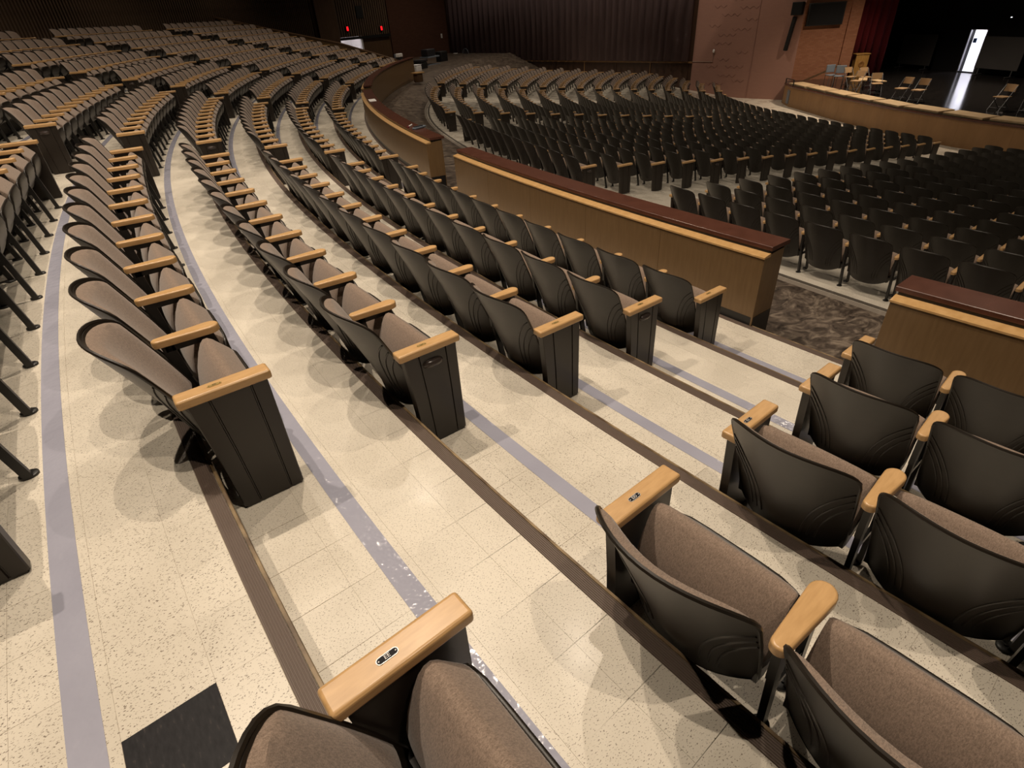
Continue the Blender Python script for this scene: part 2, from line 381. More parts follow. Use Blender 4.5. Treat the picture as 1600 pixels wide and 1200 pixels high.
def letters(txt, size):
    cu = bpy.data.curves.new('plate text', 'FONT'); cu.body = txt; cu.size = size; cu.align_x = 'CENTER'; cu.align_y = 'CENTER'; cu.resolution_u = 2
    o = bpy.data.objects.new('plate text', cu); COL.objects.link(o)
    dg = bpy.context.evaluated_depsgraph_get(); me = bpy.data.meshes.new_from_object(o.evaluated_get(dg))
    vs = [tuple(v.co) for v in me.vertices]; fs = [tuple(p.vertices) for p in me.polygons]
    bpy.data.objects.remove(o); bpy.data.meshes.remove(me); return vs, fs
def plate_mb(txt, rot):
    'slot 0 border, 1 field, 2 letters'
    b = MB()
    def stadium(l, w, n=8):
        h = l/2-w/2
        return [(w/2*math.cos(a), .125+h+w/2*math.sin(a)) for a in [PI*i/n for i in range(n+1)]]+[(w/2*math.cos(a), .125-h+w/2*math.sin(a)) for a in [PI+PI*i/n for i in range(n+1)]]
    b.prism(stadium(.052, .018), .5935, .5952, 0); b.prism(stadium(.048, .014), .5950, .5955, 1)
    vs, fs = letters(txt, .0140)
    c, s = math.cos(rot), math.sin(rot)
    b.add([(x*c-y*s, .125+x*s+y*c, .5957) for x, y, z in vs], fs, 2)
    for y in (.105, .145): b.lathe([(0, .0006), (.0017, .0004), (.0018, 0)], (0, y, .5955), 8, 2)
    return b

ME = {'shell': shell_mb().mesh('back_shell', m_shell), 'pad': pad_mb().mesh('back_pad', m_fabric), 'cush': cushion_mb().mesh('seat_cushion', m_fabric, angle=70),
      'pan': pan_mb().mesh('seat_pan', m_shell, angle=70), 'post': post_mb().mesh('support_post', m_post), 'foot1': foot_mb(.118, 0).mesh('foot_plate', m_post), 'foot2': foot_mb(.300, -.02).mesh('foot_plate', m_post),
      'armm': arm_mid_mb().mesh('armrest', m_arm), 'arme': arm_end_mb().mesh('armrest', m_arm),
      'panel+': endpanel_mb(1).mesh('end_panel', m_metal), 'panel-': endpanel_mb(-1).mesh('end_panel', m_metal),
      'hood+': hood_mb(1).mesh('aisle_light', m_lens), 'hood-': hood_mb(-1).mesh('aisle_light', m_lens)}
LETTER = {5: 'AA', 4: 'BB', 3: 'CC', 2: 'DD', 1: 'EE', 0: 'FF'}
PLATES = {}
def plate_mesh(txt, brass):
    if (txt, brass) not in PLATES:
        PLATES[(txt, brass)] = plate_mb(txt, PI/2).mesh('row_plate', [m_brass, m_brass, m_blackpaint] if brass else [m_silver, m_blackpaint, m_letter])
    return PLATES[(txt, brass)]

def local_T(c, r, ph, z):
    a = ph+PI/2
    return (c[0]+r*math.cos(ph), c[1]+r*math.sin(ph), z), a

def build_seat(s):
    'one seat with its parts; s is an entry of SEATS'
    r = thing('theatre_seat', s['label'], 'seat', s['loc'], s['rz'], s['group'])
    link('back_shell', ME['shell'], r); link('back_pad', ME['pad'], r); link('seat_cushion', ME['cush'], r); link('seat_pan', ME['pan'], r)
    w = s['w']/2
    for side in s['posts']:
        p = link('support_post', ME['post'], r, (side*w, 0, 0)); link('foot_plate', ME['foot1'], p); link('foot_plate', ME['foot2'], p)
        link('armrest', ME['armm'], r, (side*w, 0, 0))
    for side in s['panels']:
        x = side*w*1.0
        p = link('end_panel', ME['panel+' if side > 0 else 'panel-'], r, (x, 0, 0))
        if s['hood']: link('aisle_light', ME['hood+' if side > 0 else 'hood-'], p)
        a = link('armrest', ME['arme'], r, (x, 0, 0))
        if s['plate']: link('row_plate', plate_mesh(*s['plate']), a)
    return r

# ------------------------------------------------------------------ every seat of the hall
ORD = 'zeroth first second third fourth fifth sixth seventh eighth ninth tenth eleventh twelfth thirteenth fourteenth fifteenth sixteenth seventeenth eighteenth nineteenth twentieth'.split()
SEATS = []
def add_seat(c, r, ph, z, w, posts, panels, label, group, hood=False, plate=None, front=False):
    loc, a = local_T(c, r, ph, z)
    SEATS.append(dict(loc=loc, rz=a, w=w, posts=posts, panels=panels, label=label, group=group, hood=hood, plate=plate, front=front))
END_PHI = -.808
BLK = {0: 'parapet-corner block', 1: 'first block past the aisle', 2: 'second block past the aisle', 3: 'third block past the aisle', 4: 'fourth block past the aisle', 5: 'block by the ramp wall'}
for k in range(-4, 6):
    r, z = ROWR(k), ROWZ(k); st = SW/r
    row = ORD[6-k]
    if k >= 1:
        for i in range(7):
            add_seat((0, 0), r, PR[k]+(i+.5)*st, z, SW, (1,), (-1,) if i == 0 else (), f'taupe theatre seat {ORD[i+1]} from aisle, {row} row behind parapet, {BLK[0]}', f'rear seats, {row} row, {BLK[0]}', False, (LETTER[k], False))
    c1 = PL[k]-NB/2*st; c2 = PG[k]-NB/2*st
    for b in range(1, 6):
        lead = c1+NB/2*st if b == 1 else (c2+NB/2*st if b == 2 else c2+(b-2)*(c2-c1)*1.0+NB/2*st)
        for i in range(NB):
            ph = lead-(i+.5)*st
            if ph-.5*st < END_PHI: break
            last = (i == NB-1) or ph-1.5*st < END_PHI
            add_seat((0, 0), r, ph, z, SW, () if last else (-1,), ((1,) if i == 0 else ())+((-1,) if last else ()),
                     f'taupe theatre seat {ORD[i+1]} from aisle, {row} row behind parapet, {BLK[b]}', f'rear seats, {row} row, {BLK[b]}', k % 2 == 0, (LETTER.get(k, 'GG'), True) if b == 1 and k >= 0 else None)
# orchestra: rows in front of the parapet
PA_ = np.array([10.9, -16.2]); PB_ = np.array([14.85, -43.8]); PD = (PB_-PA_)/np.linalg.norm(PB_-PA_); PN = np.array([-PD[1], PD[0]])
if PN @ (np.array([30., -20.])-PA_) < 0: PN = -PN
def wall_dist(p): return float((np.array(p[:2])-PA_) @ PN)
RHO = 25.0
def row_curve(r, s, ph0=-.3448):
    'point s metres past the second aisle edge on the row of radius r, where the rows bend tighter; and its outward angle'
    n = (math.cos(ph0), math.sin(ph0)); rr = RHO*r/FR; c = (FC[0]+n[0]*(r-rr), FC[1]+n[1]*(r-rr)); a = ph0-s/rr
    return (c[0]+rr*math.cos(a), c[1]+rr*math.sin(a)), a
def phi_a(r):
    j = (FR-r)/FD; return -.3448-.0053*j+.0002*j*j
FBL = ['block by the corner parapet', 'middle block', 'block past the second aisle', 'block by the curtain wall']
for k in range(1, 17):
    r = FR-FD*(k-1); z = fz(r)-.018; st = FW_/r; row = ORD[k]; j = k-1
    phB = -.1783-.0025*j; phA = -.3448-.0053*j+.0002*j*j; phT = -.1098-.0025*j
    hood = k % 4 == 1
    def lab(i, b): return f'dark backed theatre seat {ORD[i+1]} from aisle, {row} row below parapet, {FBL[b]}'
    for i in range(13):
        add_seat(FC, r, phT+(i-1.5)*st, z, FW_, (1,), (-1,) if i == 0 else (), lab(i, 0), f'orchestra seats, {row} row, {FBL[0]}', front=True)
    for i in range(12):
        add_seat(FC, r, phB-(i+.5)*st, z, FW_, () if i == 11 else (-1,), ((1,) if i == 0 else ())+((-1,) if i == 11 else ()), lab(i, 1), f'orchestra seats, {row} row, {FBL[1]}', hood, None, True)
    for b, s0, n in ((2, 0, 13), (3, 13*FW_+1.45, 12)):
        for i in range(n):
            P, ph = row_curve(r, s0+(i+.5)*FW_, phA)
            if wall_dist(P) < .9: break
            last = i == n-1
            SEATS.append(dict(loc=(P[0], P[1], z), rz=ph+PI/2, w=FW_, posts=() if last else (-1,), panels=((1,) if i == 0 else ())+((-1,) if last else ()), label=lab(i, b), group=f'orchestra seats, {row} row, {FBL[b]}', hood=hood, plate=None, front=True))
for s in SEATS:
    d = float(np.linalg.norm(np.array(s['loc'])+np.array([0, 0, .5])-CAM)); s['in'] = False
    for dx in (-.28, 0, .28):
        for dy, zz in ((.28, .0), (.28, .55), (-.15, .84), (0, .55)):
            ca_, sa_ = math.cos(s['rz']), math.sin(s['rz'])
            u, v, q = project(np.array([s['loc'][0]+dx*ca_-dy*sa_, s['loc'][1]+dx*sa_+dy*ca_, s['loc'][2]+zz]))
            if q > .05 and -15 < u < 1615 and -15 < v < 1215: s['in'] = True
    s['key'] = d
SEATS = [s for s in SEATS if s['in']]
SEATS.sort(key=lambda s: s['key']+(2.5 if s['front'] else 0))
for s in SEATS[:300]: build_seat(s)

# the rest, too small and too many to single out, in one mesh
def low_seat():
    parts = [(shell_mb(9, 5, False, False), 0), (pad_mb(7, 5), 1), (cushion_mb(5), 1), (pan_mb(3), 0)]
    V, F, Mi = [], [], []
    for b, mi in parts:
        o = len(V); V += b.v; F += [tuple(i+o for i in f) for f in b.f]; Mi += [mi]*len(b.f)
    return np.array(V), F, Mi
def low_piece(b, mi): return np.array(b.v), b.f, [mi]*len(b.f)
def mb_cat(*bs):
    V, F, Mi = [], [], []
    for b, mi in bs:
        o = len(V); V += list(b.v); F += [tuple(i+o for i in f) for f in b.f]; Mi += [mi]*len(b.f)
    return np.array(V), F, Mi
L_SEAT = low_seat()
L_POST = mb_cat((MB().bar((0, .045, .565), (0, .128, 0), .026, .05), 2), (MB().rbox((0, .118, .578), (.066, .285, .032), .008, 1), 3))
L_PAN = {s: mb_cat((endpanel_mb(s, True), 2), (MB().rbox((0, .152, .5745), (.076, .342, .039), .008, 1), 3)) for s in (1, -1)}
L_HOOD = {s: mb_cat((hood_mb(s), 4)) for s in (1, -1)}
BV, BF, BM = [], [], []; off = 0
def put(piece, loc, a, dx):
    global off
    V, F, Mi = piece; c, s_ = math.cos(a), math.sin(a)
    X = V[:, 0]+dx; Y = V[:, 1]
    P = np.stack([loc[0]+X*c-Y*s_, loc[1]+X*s_+Y*c, loc[2]+V[:, 2]], 1)
    BV.append(P); BF.extend([tuple(i+off for i in f) for f in F]); BM.extend(Mi); off += len(V)
for s in SEATS[300:]:
    w = s['w']/2
    put(L_SEAT, s['loc'], s['rz'], 0)
    for sd in s['posts']: put(L_POST, s['loc'], s['rz'], sd*w)
    for sd in s['panels']:
        put(L_PAN[sd], s['loc'], s['rz'], sd*w)
        if s['hood']: put(L_HOOD[sd], s['loc'], s['rz'], sd*w)
me = bpy.data.meshes.new('distant_theatre_seats'); me.from_pydata(np.concatenate(BV).tolist(), [], BF)
for m in (m_shell, m_fabric, m_metal, m_arm, m_lens): me.materials.append(m)
me.polygons.foreach_set('material_index', BM); me.polygons.foreach_set('use_smooth', [True]*len(BF)); me.set_sharp_from_angle(angle=math.radians(45)); me.update()
o = link('distant_theatre_seats', me); tag(o, 'distant rows of taupe theatre seats with wooden armrests', 'seats'); o['kind'] = 'stuff'

# ------------------------------------------------------------------ the setting: raked rear floor
def ring(b, r0, r1, z0, z1, p0, p1, n=90, mi=0, c=(0, 0)):
    f = lambda i, j: (c[0]+(r0, r1)[j]*math.cos(p0+(p1-p0)*i/n), c[1]+(r0, r1)[j]*math.sin(p0+(p1-p0)*i/n), (z0, z1)[j])
    return b.grid(f, n+1, 2, mi)
def profile_ring(b, prof, p0, p1, n=90, mi=0, c=(0, 0), close=False):
    'prof: (r, z) points swept round the arc centre'
    m_ = len(prof); base = len(b.v)
    f = lambda j, i: (c[0]+prof[j][0]*math.cos(p0+(p1-p0)*i/n), c[1]+prof[j][0]*math.sin(p0+(p1-p0)*i/n), prof[j][1])
    b.grid(f, m_, n+1, mi, closeu=close)
    if close:
        b.f.append(tuple(base+j for j in range(m_))); b.m.append(mi); b.f.append(tuple(base+n*m_+j for j in range(m_))[::-1]); b.m.append(mi)
    return b
P0, P1 = -.812, .30
WALL_R = 49.9
b = MB()
for k in range(-5, 6):
    ro = ROWR(k) if k > -5 else WALL_R+.1; ri = ROWR(k+1); z = ROWZ(k)-.002
    ring(b, ro, ri, z, z, P0, P1, 90, 0)
    zl = ROWZ(k+1)-.002 if k < 5 else -1.165
    ring(b, ri, ri, z, zl, P0, P1, 90, 1)
floor = struct(b.obj('floor', [m_vinyl_floor, m_riser], smooth=False))
for k in range(-5, 6):
    ri, z = ROWR(k+1), ROWZ(k)
    prof = [(ri+.066, z-.001), (ri+.065, z+.003)]
    for q in range(7):
        r_ = ri+.058-q*.0075; prof += [(r_+.002, z+.003), (r_+.001, z+.0052), (r_-.0025, z+.0052), (r_-.0035, z+.003)]
    nb = MB(); profile_ring(nb, prof, P0, P1, 110)
    profile_ring(nb, [(ri+.0085, z+.003), (ri+.007, z+.0065), (ri-.003, z+.006), (ri-.006, z+.001), (ri-.006, z-.022), (ri-.001, z-.024)], P0, P1, 110, 1)
    nb.obj('nosing', [m_nosing, m_nosing_lip], floor, angle=50)
    if k < 5 or True:
        rt = ROWR(k)-.345 if k > -5 else ROWR(-5)-.345
        tb = MB(); tb.grid(lambda i, j: ((rt-.082*j)*math.cos(P0+(P1-P0)*i/200), (rt-.082*j)*math.sin(P0+(P1-P0)*i/200), z+.0016), 201, 2)
        tb.obj('tape_strip', m_tape, floor, smooth=False)
# vinyl tiles of the aisle and the rows next to it
T = .2286
def tile_mesh(d, m_, name):
    g = .0004; q = MB()
    q.box((0, 0, -.0015), (T-2*g, d-2*g, .003)); return q.mesh(name, m_, smooth=False)
tm_full, tm_part, tm_black = tile_mesh(T, m_vinyl, 'tile'), tile_mesh(.152, m_vinyl, 'tile'), tile_mesh(T, m_black_tile, 'tile')
cand = []
for k in range(0, 6):
    R = ROWR(k); rm = R-.34
    for j in range(4):
        d = T if j < 3 else .152; rc = R-T*j-d/2
        stag = 0 if j % 2 == 0 else 0
        for nn in range(-62, 20):
            ph = .0134+(nn+.5)*T/rm
            P = np.array([rc*math.cos(ph), rc*math.sin(ph), ROWZ(k)])
            u, v, dep = project(P)
            if dep < .1 or not (-260 < u < 1760 and -60 < v < 1600): continue
            cand.append((dep, k, j, nn, ph, rc, P))
cand.sort(key=lambda c: c[0]*(1 if -.035 < c[4] < .045 else 2.2))
rest = MB()
for q, (dep, k, j, nn, ph, rc, P) in enumerate(cand):
    black = (k == 0 and j == 2 and nn == 0)
    if q < 300:
        t = link('tile', tm_black if black else (tm_full if j < 3 else tm_part), floor, tuple(P), ph+PI/2)
        if black: t['label'] = 'single black vinyl tile among the cream ones'
    elif dep < 13:
        Tm = Matrix.Translation(P) @ Matrix.Rotation(ph+PI/2, 4, 'Z')
        rest.box((0, 0, -.0015), (T-.0012, (T if j < 3 else .152)-.0012, .003), 0, Tm)
ro_ = rest.obj('tile', m_vinyl_floor, floor, smooth=False); ro_['kind'] = 'stuff'
# dirt line under the joints
b = MB()
for k in range(0, 6): ring(b, ROWR(k)-.001, ROWR(k+1)+.066, ROWZ(k)-.0014, ROWZ(k)-.0014, -.05, .06, 12)
b.obj('joint_bed', m_grout, floor, smooth=False)

# cross aisle and orchestra floor
def front_pt(r, i, n1=60, n2=44):
    'i-th point along the row curve of radius r: first the wide arc, then the tighter bend'
    p = phi_a(r)
    if i <= n1:
        a = .17+(p-.17)*i/n1; return (FC[0]+r*math.cos(a), FC[1]+r*math.sin(a))
    return row_curve(r, (i-n1)*27.0/n2, p)[0]
NF = 105
drop = lambda i: max(0, (i-60)*27/44-16.3)*.14          # the floor falls towards the side exit past the last seats
E_ = [front_pt(FR+.26, i) for i in range(NF)]
b = MB()
def ca(i, j):
    ph = .32+(-1.24-.32)*i/(NF-1); t = j/4; a = (39.12*math.cos(ph), 39.12*math.sin(ph)); e = E_[i]
    return (a[0]+(e[0]-a[0])*t, a[1]+(e[1]-a[1])*t, -1.165+(FZ-drop(i)+1.165)*t)
b.grid(ca, NF, 5); ring(b, 54, 39.12, -1.20, -1.20, -1.4, -.805, 20)
struct(b.obj('floor', m_marble, smooth=False))
b = MB(); rs = [FR+.26, FR]+[FR-FD*.5*q for q in range(1, 42)]
b.grid(lambda i, j: (*front_pt(rs[j], i), fz(rs[j])-drop(i)), NF, len(rs))
ofl = struct(b.obj('floor', m_vinyl_floor, smooth=False))
def front_strip(prof, name, m_):
    b = MB(); b.grid(lambda i, j: (*front_pt(prof[j][0], i), prof[j][1]-drop(i)), NF, len(prof)); b.obj(name, m_, ofl, smooth=False)
front_strip([(FR+.34, FZ-.02), (FR+.34, FZ+.014), (FR+.24, FZ+.016), (FR+.23, FZ-.01)], 'edge_strip', m_curb)
front_strip([(FR+.20, FZ+.003), (FR+.13, FZ+.003)], 'edge_dark_strip', m_curb_d)  # flat dark strip on the row side of the edging

# ------------------------------------------------------------------ parapets between the rear seating and the cross aisle
def parapet(p0, p1, label, dr=0, zb_=-.932):
    L = (p1-p0)*39; pm = (p0+p1)/2
    ro = thing('parapet', label, 'parapet', (39.1*math.cos(pm), 39.1*math.sin(pm), zb_))
    inv = Matrix.Translation(ro.location).inverted()
    def child(b, name, m_, angle=35):
        b.v = [tuple(inv @ Vector(p)) for p in b.v]; return b.obj(name, m_, ro, angle=angle)
    r0, r1 = 39.10+dr, 38.80+dr; npan = max(1, round(L/1.22)); g = .0018/39; n2 = max(6, int(L*2))
    for q in range(npan):
        a, c = p0+(p1-p0)*q/npan+g, p0+(p1-p0)*(q+1)/npan-g
        child(profile_ring(MB(), [(r0, -.84), (r0, -.247), (r0-.02, -.247), (r0-.02, -.84)], a, c, 6, 0, (0, 0), True), 'panel', m_panel)
    child(profile_ring(MB(), [(r0-.021, -1.19), (r0-.021, -.25), (r1+.02, -.25), (r1+.02, -1.19)], p0+.0004, p1-.0004, n2, 0, (0, 0), True), 'core', m_panel)
    child(profile_ring(MB(), [(r1+.02, -1.1), (r1+.02, -.22), (r1, -.22), (r1, -1.1)], p0, p1, n2, 0, (0, 0), True), 'front_panel', m_panel)
    child(profile_ring(MB(), [(r0-.004, -.935), (r0-.004, -.84), (r0-.02, -.84), (r0-.02, -.935)], p0+.0001, p1-.0001, n2, 0, (0, 0), True), 'kick_plate', m_kick)
    child(profile_ring(MB(), [(r0+.012, -.262), (r0+.012, -.247), (r0-.085, -.228), (r0-.085, -.262)], p0-.0003, p1+.0003, n2, 0, (0, 0), True), 'ledge', m_ledge)
    child(profile_ring(MB(), [(r0-.075, -.24), (r0-.075, -.205), (r1, -.205), (r1, -.24)], p0, p1, n2, 0, (0, 0), True), 'painted_recess_shade', m_kick)  # shade of the recess under the cap, painted as a black strip
    child(profile_ring(MB(), [(r0-.068, -.205), (r0-.066, -.170), (r0-.070, -.166), (r1-.042, -.166), (r1-.046, -.170), (r1-.046, -.205)], p0-.0006, p1+.0006, n2, 0, (0, 0), True), 'cap', m_cap)
    for s_, pe in ((-1, p0), (1, p1)):
        bb = MB(); profile_ring(bb, [(r0-.001, -1.16), (r0-.001, -.25), (r1+.0, -.225), (r1+.0, -1.16)], pe-.0002, pe+.0002, 2, 0, (0, 0), True); child(bb, 'end_cheek', m_panel)
        bb = MB(); profile_ring(bb, [(r0-.012, -1.16), (r0-.012, -.84), (r1+.012, -.84), (r1+.012, -1.16)], pe-.0003, pe+.0003, 2, 0, (0, 0), True); child(bb, 'end_kick_plate', m_kick)
    return ro
parapet(.0125, .19, 'oak parapet with red brown cap, cut off by the frame beside the corner seats', .10)
parapet(-.164, -.0152, 'long oak parapet with red brown cap in front of the first block past the aisle')
parapet(-.43, -.197, 'curving oak parapet with papers and a remote lying on its cap')
parapet(-.79, -.462, 'dim oak parapet beyond the far aisle gap, next to the ramp wall')

# ------------------------------------------------------------------ walls
def vwall(A, B_, z0, z1, t, m_, name, holes=None):
    'vertical wall from A to B, thickness t away from the hall (to the right of A->B); origin at A'
    A = Vector((A[0], A[1])); B_ = Vector((B_[0], B_[1])); L = (B_-A).length; a = math.atan2(B_.y-A.y, B_.x-A.x)
    b = MB(); hs = holes or []
    if not hs: b.box((L/2, -t/2, (z0+z1)/2), (L, t, z1-z0))
    else:
        s0, s1, h0, h1 = hs[0]
        for (x0, x1, c0, c1) in ((0, s0, z0, z1), (s1, L, z0, z1), (s0, s1, h1, z1), (s0, s1, z0, h0)):
            if x1-x0 > 1e-3 and c1-c0 > 1e-3: b.box(((x0+x1)/2, -t/2, (c0+c1)/2), (x1-x0, t, c1-c0))
    o = b.obj(name, m_, smooth=False); o.location = (A.x, A.y, 0); o.rotation_euler = (0, 0, a); o.scale = (1, -1, 1); return struct(o)
# slatted rear wall
b = MB(); profile_ring(b, [(WALL_R+.05, -1.6), (WALL_R+.05, CEIL+.2), (WALL_R+.3, CEIL+.2), (WALL_R+.3, -1.6)], -1.02, -.2, 80, 0, (0, 0), True)
wb = struct(b.obj('wall_back', m_gap, smooth=False))
sm = MB().box((0, 0, 4.2), (.105, .06, 8.4)).mesh('slat', m_slat, smooth=False)
NS_ = 178
for q in range(NS_):
    ph = -1.015+(.71)*q/(NS_-1); link('slat', sm, wb, ((WALL_R-.0)*math.cos(ph), (WALL_R-.0)*math.sin(ph), 0), ph+PI/2)
# corner pier, recessed wall over the side door, brick wall
CA, CBk = (26.5, -42.2), (14.85, -43.8)
ws = vwall(CA, CBk, -2.6, CEIL+.2, .3, m_side, 'wall_side', [(1.75, 3.62, -1.2, .55)])
b = MB(); b.box((.95, .12, 2.9), (1.5, .24, 11)); b.obj('pier', m_side, ws, smooth=False)
b = MB(); b.box((8.95, .05, 2.9), (5.6, .1, 11)); b.obj('brick_face', m_brick_dark, ws, smooth=False)
b = MB(); b.box((3.9, .10, .46), (4.4, .2, .16)); b.obj('lintel', m_gap, ws, smooth=False)
for q in range(23):
    b = MB(); b.box((1.85+q*.19, .03, 4.5), (.11, .06, 7.9)); b.obj('slat', m_slat, ws, smooth=False)
b = MB(); b.box((3.75, .09, 2.0), (.55, .06, .75)); b.obj('vent_cover', m_blackbox, ws, smooth=False)
b = MB(); b.box((3.53, .03, -.3), (.14, .22, 1.7)); b.obj('door_jamb', m_wallwhite, ws, smooth=False)
# corridor behind that door
b = MB()
for (c, d) in (((2.7, -3.2, -.2), (4.2, .1, 2.8)), ((.7, -1.8, -.2), (.1, 2.9, 2.8)), ((4.7, -1.8, -.2), (.1, 2.9, 2.8)), ((2.7, -1.8, 1.2), (4.2, 2.9, .1)), ((2.7, -1.8, -1.25), (4.2, 2.9, .1))): b.box(c, d)
b.obj('corridor', m_wallwhite, ws, smooth=False)
l = bpy.data.lights.new('corridor_lamp', 'POINT'); l.energy = 60; l.color = (1, .9, .88); l.shadow_soft_size = .2
o = bpy.data.objects.new('corridor_lamp', l); COL.objects.link(o); o.parent = ws; o.location = (2.7, -1.4, .8)
# curtain wall with wainscot and rail; rose brick wall beside it
wc = vwall(CBk, (11.70, -21.75), -4, CEIL+.2, .3, m_wains, 'wall_left')
LC = math.hypot(14.85-11.70, 43.8-21.75)
b = MB(); b.box((LC/2, .05, -1.70), (LC, .1, .08)); b.obj('rail', m_trim, wc, smooth=False)
for q in range(9):
    b = MB(); b.box((1.2+q*2.6, .02, -2.6), (.06, .04, 1.7)); b.obj('stile', m_trim if q % 2 else m_wains, wc, smooth=False)
wp = vwall((11.70, -21.75), (10.85, -15.85), -4, CEIL+.2, .3, m_brick_pink, 'wall_left_front')
LP = math.hypot(.85, 5.9)
b = MB(); b.box((LP-2.35, .012, 2), (.03, .024, 12)); b.obj('joint_line', m_pinkridge, wp, smooth=False)
for q, (s_, z_, nw) in enumerate([(1.2, -.75, 3), (.9, -1.9, 2), (1.55, -1.55, 2), (2.1, -1.9, 3), (1.7, -2.35, 3), (2.6, -1.2, 2), (1.4, -.35, 3), (2.2, -.1, 3), (.8, .1, 2), (2.9, .35, 2), (1.5, .6, 3), (2.6, -2.6, 2), (1.0, -2.8, 3), (2.5, .9, 3), (1.0, 1.0, 2), (2.0, 1.3, 2)]):
    pts = [(s_+i*.045, .005, z_+.055*math.cos(i*PI/4)) for i in range(nw*8+1)]
    pb = MB(); pb.tube(pts, .014, 5); pb.obj('wave_ridge', m_pinkridge, wp)
b = MB(); b.tube([(0, .02, -1.66), (1.30, .02, -1.66), (1.30, .02, -1.22)], .014, 6); b.obj('conduit', m_pale, wp)
# proscenium pier
wr = vwall((10.85, -15.85), (9.0, -13.85), -4, CEIL+.2, .3, m_brick_orange, 'wall_proscenium')
b = MB(); b.box((2.45, .06, 2.2), (.55, .12, 12.4)); b.obj('pilaster', m_brick_orange, wr, smooth=False)
struct(MB().box((27, -18, CEIL+.25), (70, 70, .1)).obj('ceiling', m_gap, smooth=False))
# ramp wall at the end of the rear rows
RC_, RS_ = math.cos(-.815), math.sin(-.815)
def rw(r, off, z): return (r*RC_-RS_*off, r*RS_+RC_*off, z)
b = MB()
prof = [(39.95, -1.2), (39.95, -.42), (43.1, .55), (46.5, 1.3), (WALL_R+.2, 2.1), (WALL_R+.2, -1.2)]
b.grid(lambda i, j: rw(prof[i][0], (0, -.16)[j], prof[i][1]), 6, 2, closeu=True); b.f += [tuple(range(6)), tuple(range(6, 12))[::-1]]; b.m += [0, 0]
wrm = struct(b.obj('wall_ramp', m_panel, smooth=False))
b = MB(); top = [(39.9, -.40), (43.1, .57), (46.5, 1.32), (WALL_R+.1, 2.12)]
for q in range(3): b.bar(rw(top[q][0], -.08, top[q][1]+.03), rw(top[q+1][0], -.08, top[q+1][1]+.03), .24, .06)
b.obj('rail', m_side, wrm, smooth=False)
b = MB(); b.bar(rw(40.1, .06, -1.2), rw(40.1, .06, -.45), .22, .22); b.obj('end_post', m_trim, wrm, smooth=False)

# ------------------------------------------------------------------ stage
EDGE = [(10.3, -16.2), (11.75, -15.65), (12.7, -14.75), (13.6, -13.35), (15.1, -11.1), (16.65, -8.5), (17.9, -5.5), (18.8, -2.0), (19.3, 1.5), (19.4, 6)]
BACK = (4.76, -10.11); BDIR = np.array([.433, .901])
SB = lambda s: (BACK[0]+BDIR[0]*s, BACK[1]+BDIR[1]*s)
ZS = -2.5
poly = EDGE+[SB(19), SB(-6), (7.6, -14.0), (9.2, -14.2)]
struct(MB().prism(poly, ZS-.08, ZS).obj('floor', m_stage, smooth=False))
ap = None
for q in range(1, len(EDGE)-2):
    for h in range(2):
        a = np.array(EDGE[q]); c2 = np.array(EDGE[q+1]); A_ = a+(c2-a)*h/2; B_ = a+(c2-a)*(h+1)/2
        d = B_-A_; L = np.linalg.norm(d); an = math.atan2(d[1], d[0])
        if ap is None: ap = struct(link('wall_stage_front', None))
        bb = MB(); bb.box((L/2, .03, (ZS-.09-3.75)/2+.0), (L-.004, .06, (ZS-.09)+3.75))
        o = bb.obj('panel', m_apron, ap, smooth=False); o.location = (A_[0], A_[1], 0); o.rotation_euler = (0, 0, an)
bb = MB(); bb.box((.62, -.012, -3.05), (.42, .03, .62)); o = bb.obj('vent_cover', m_greyblue, ap, smooth=False); o.location = (12.05, -15.37, 0); o.rotation_euler = (0, 0, math.atan2(.9, .95))
bb = MB(); bb.tube([(x, y, ZS-.05) for x, y in EDGE], .045, 6); bb.obj('edge_moulding', m_cap, ap)
# back wall of the stage with its open door, drapes
wsb = vwall(SB(-6), SB(12), ZS, 5, .2, m_blackcloth, 'wall_stage_back', [(6.05, 6.95, ZS, -.63)])
b = MB()
for (c_, d_) in (((6.5, -2.6, -1.4), (2.4, .1, 2.6)), ((5.3, -1.4, -1.4), (.1, 2.6, 2.6)), ((7.7, -1.4, -1.4), (.1, 2.6, 2.6)), ((6.5, -1.4, -.1), (2.4, 2.6, .1)), ((6.5, -1.4, ZS-.05), (2.4, 2.6, .1))): b.box(c_, d_)
b.obj('corridor', m_wallwhite, wsb, smooth=False)
b = MB(); b.box((6.03, .05, -1.55), (.05, .1, 1.9)); b.box((6.97, .05, -1.55), (.05, .1, 1.9)); b.box((6.5, .05, -.61), (.99, .1, .05)); b.obj('door_frame', m_chairframe, wsb, smooth=False)
b = MB(); b.box((6.5, .03, ZS+.02), (.9, .1, .04)); b.obj('threshold', m_blackbox, wsb, smooth=False)
l = bpy.data.lights.new('corridor_lamp', 'POINT'); l.energy = 100; l.color = (.93, .93, 1); l.shadow_soft_size = .15
o = bpy.data.objects.new('corridor_lamp', l); COL.objects.link(o); o.parent = wsb; o.location = (6.5, -1.2, -.45)
b = MB(); b.box((6.16, -.22, -1.12), (.20, .02, .2)); sg = b.obj('door_sign', m_blue, wsb, smooth=False)

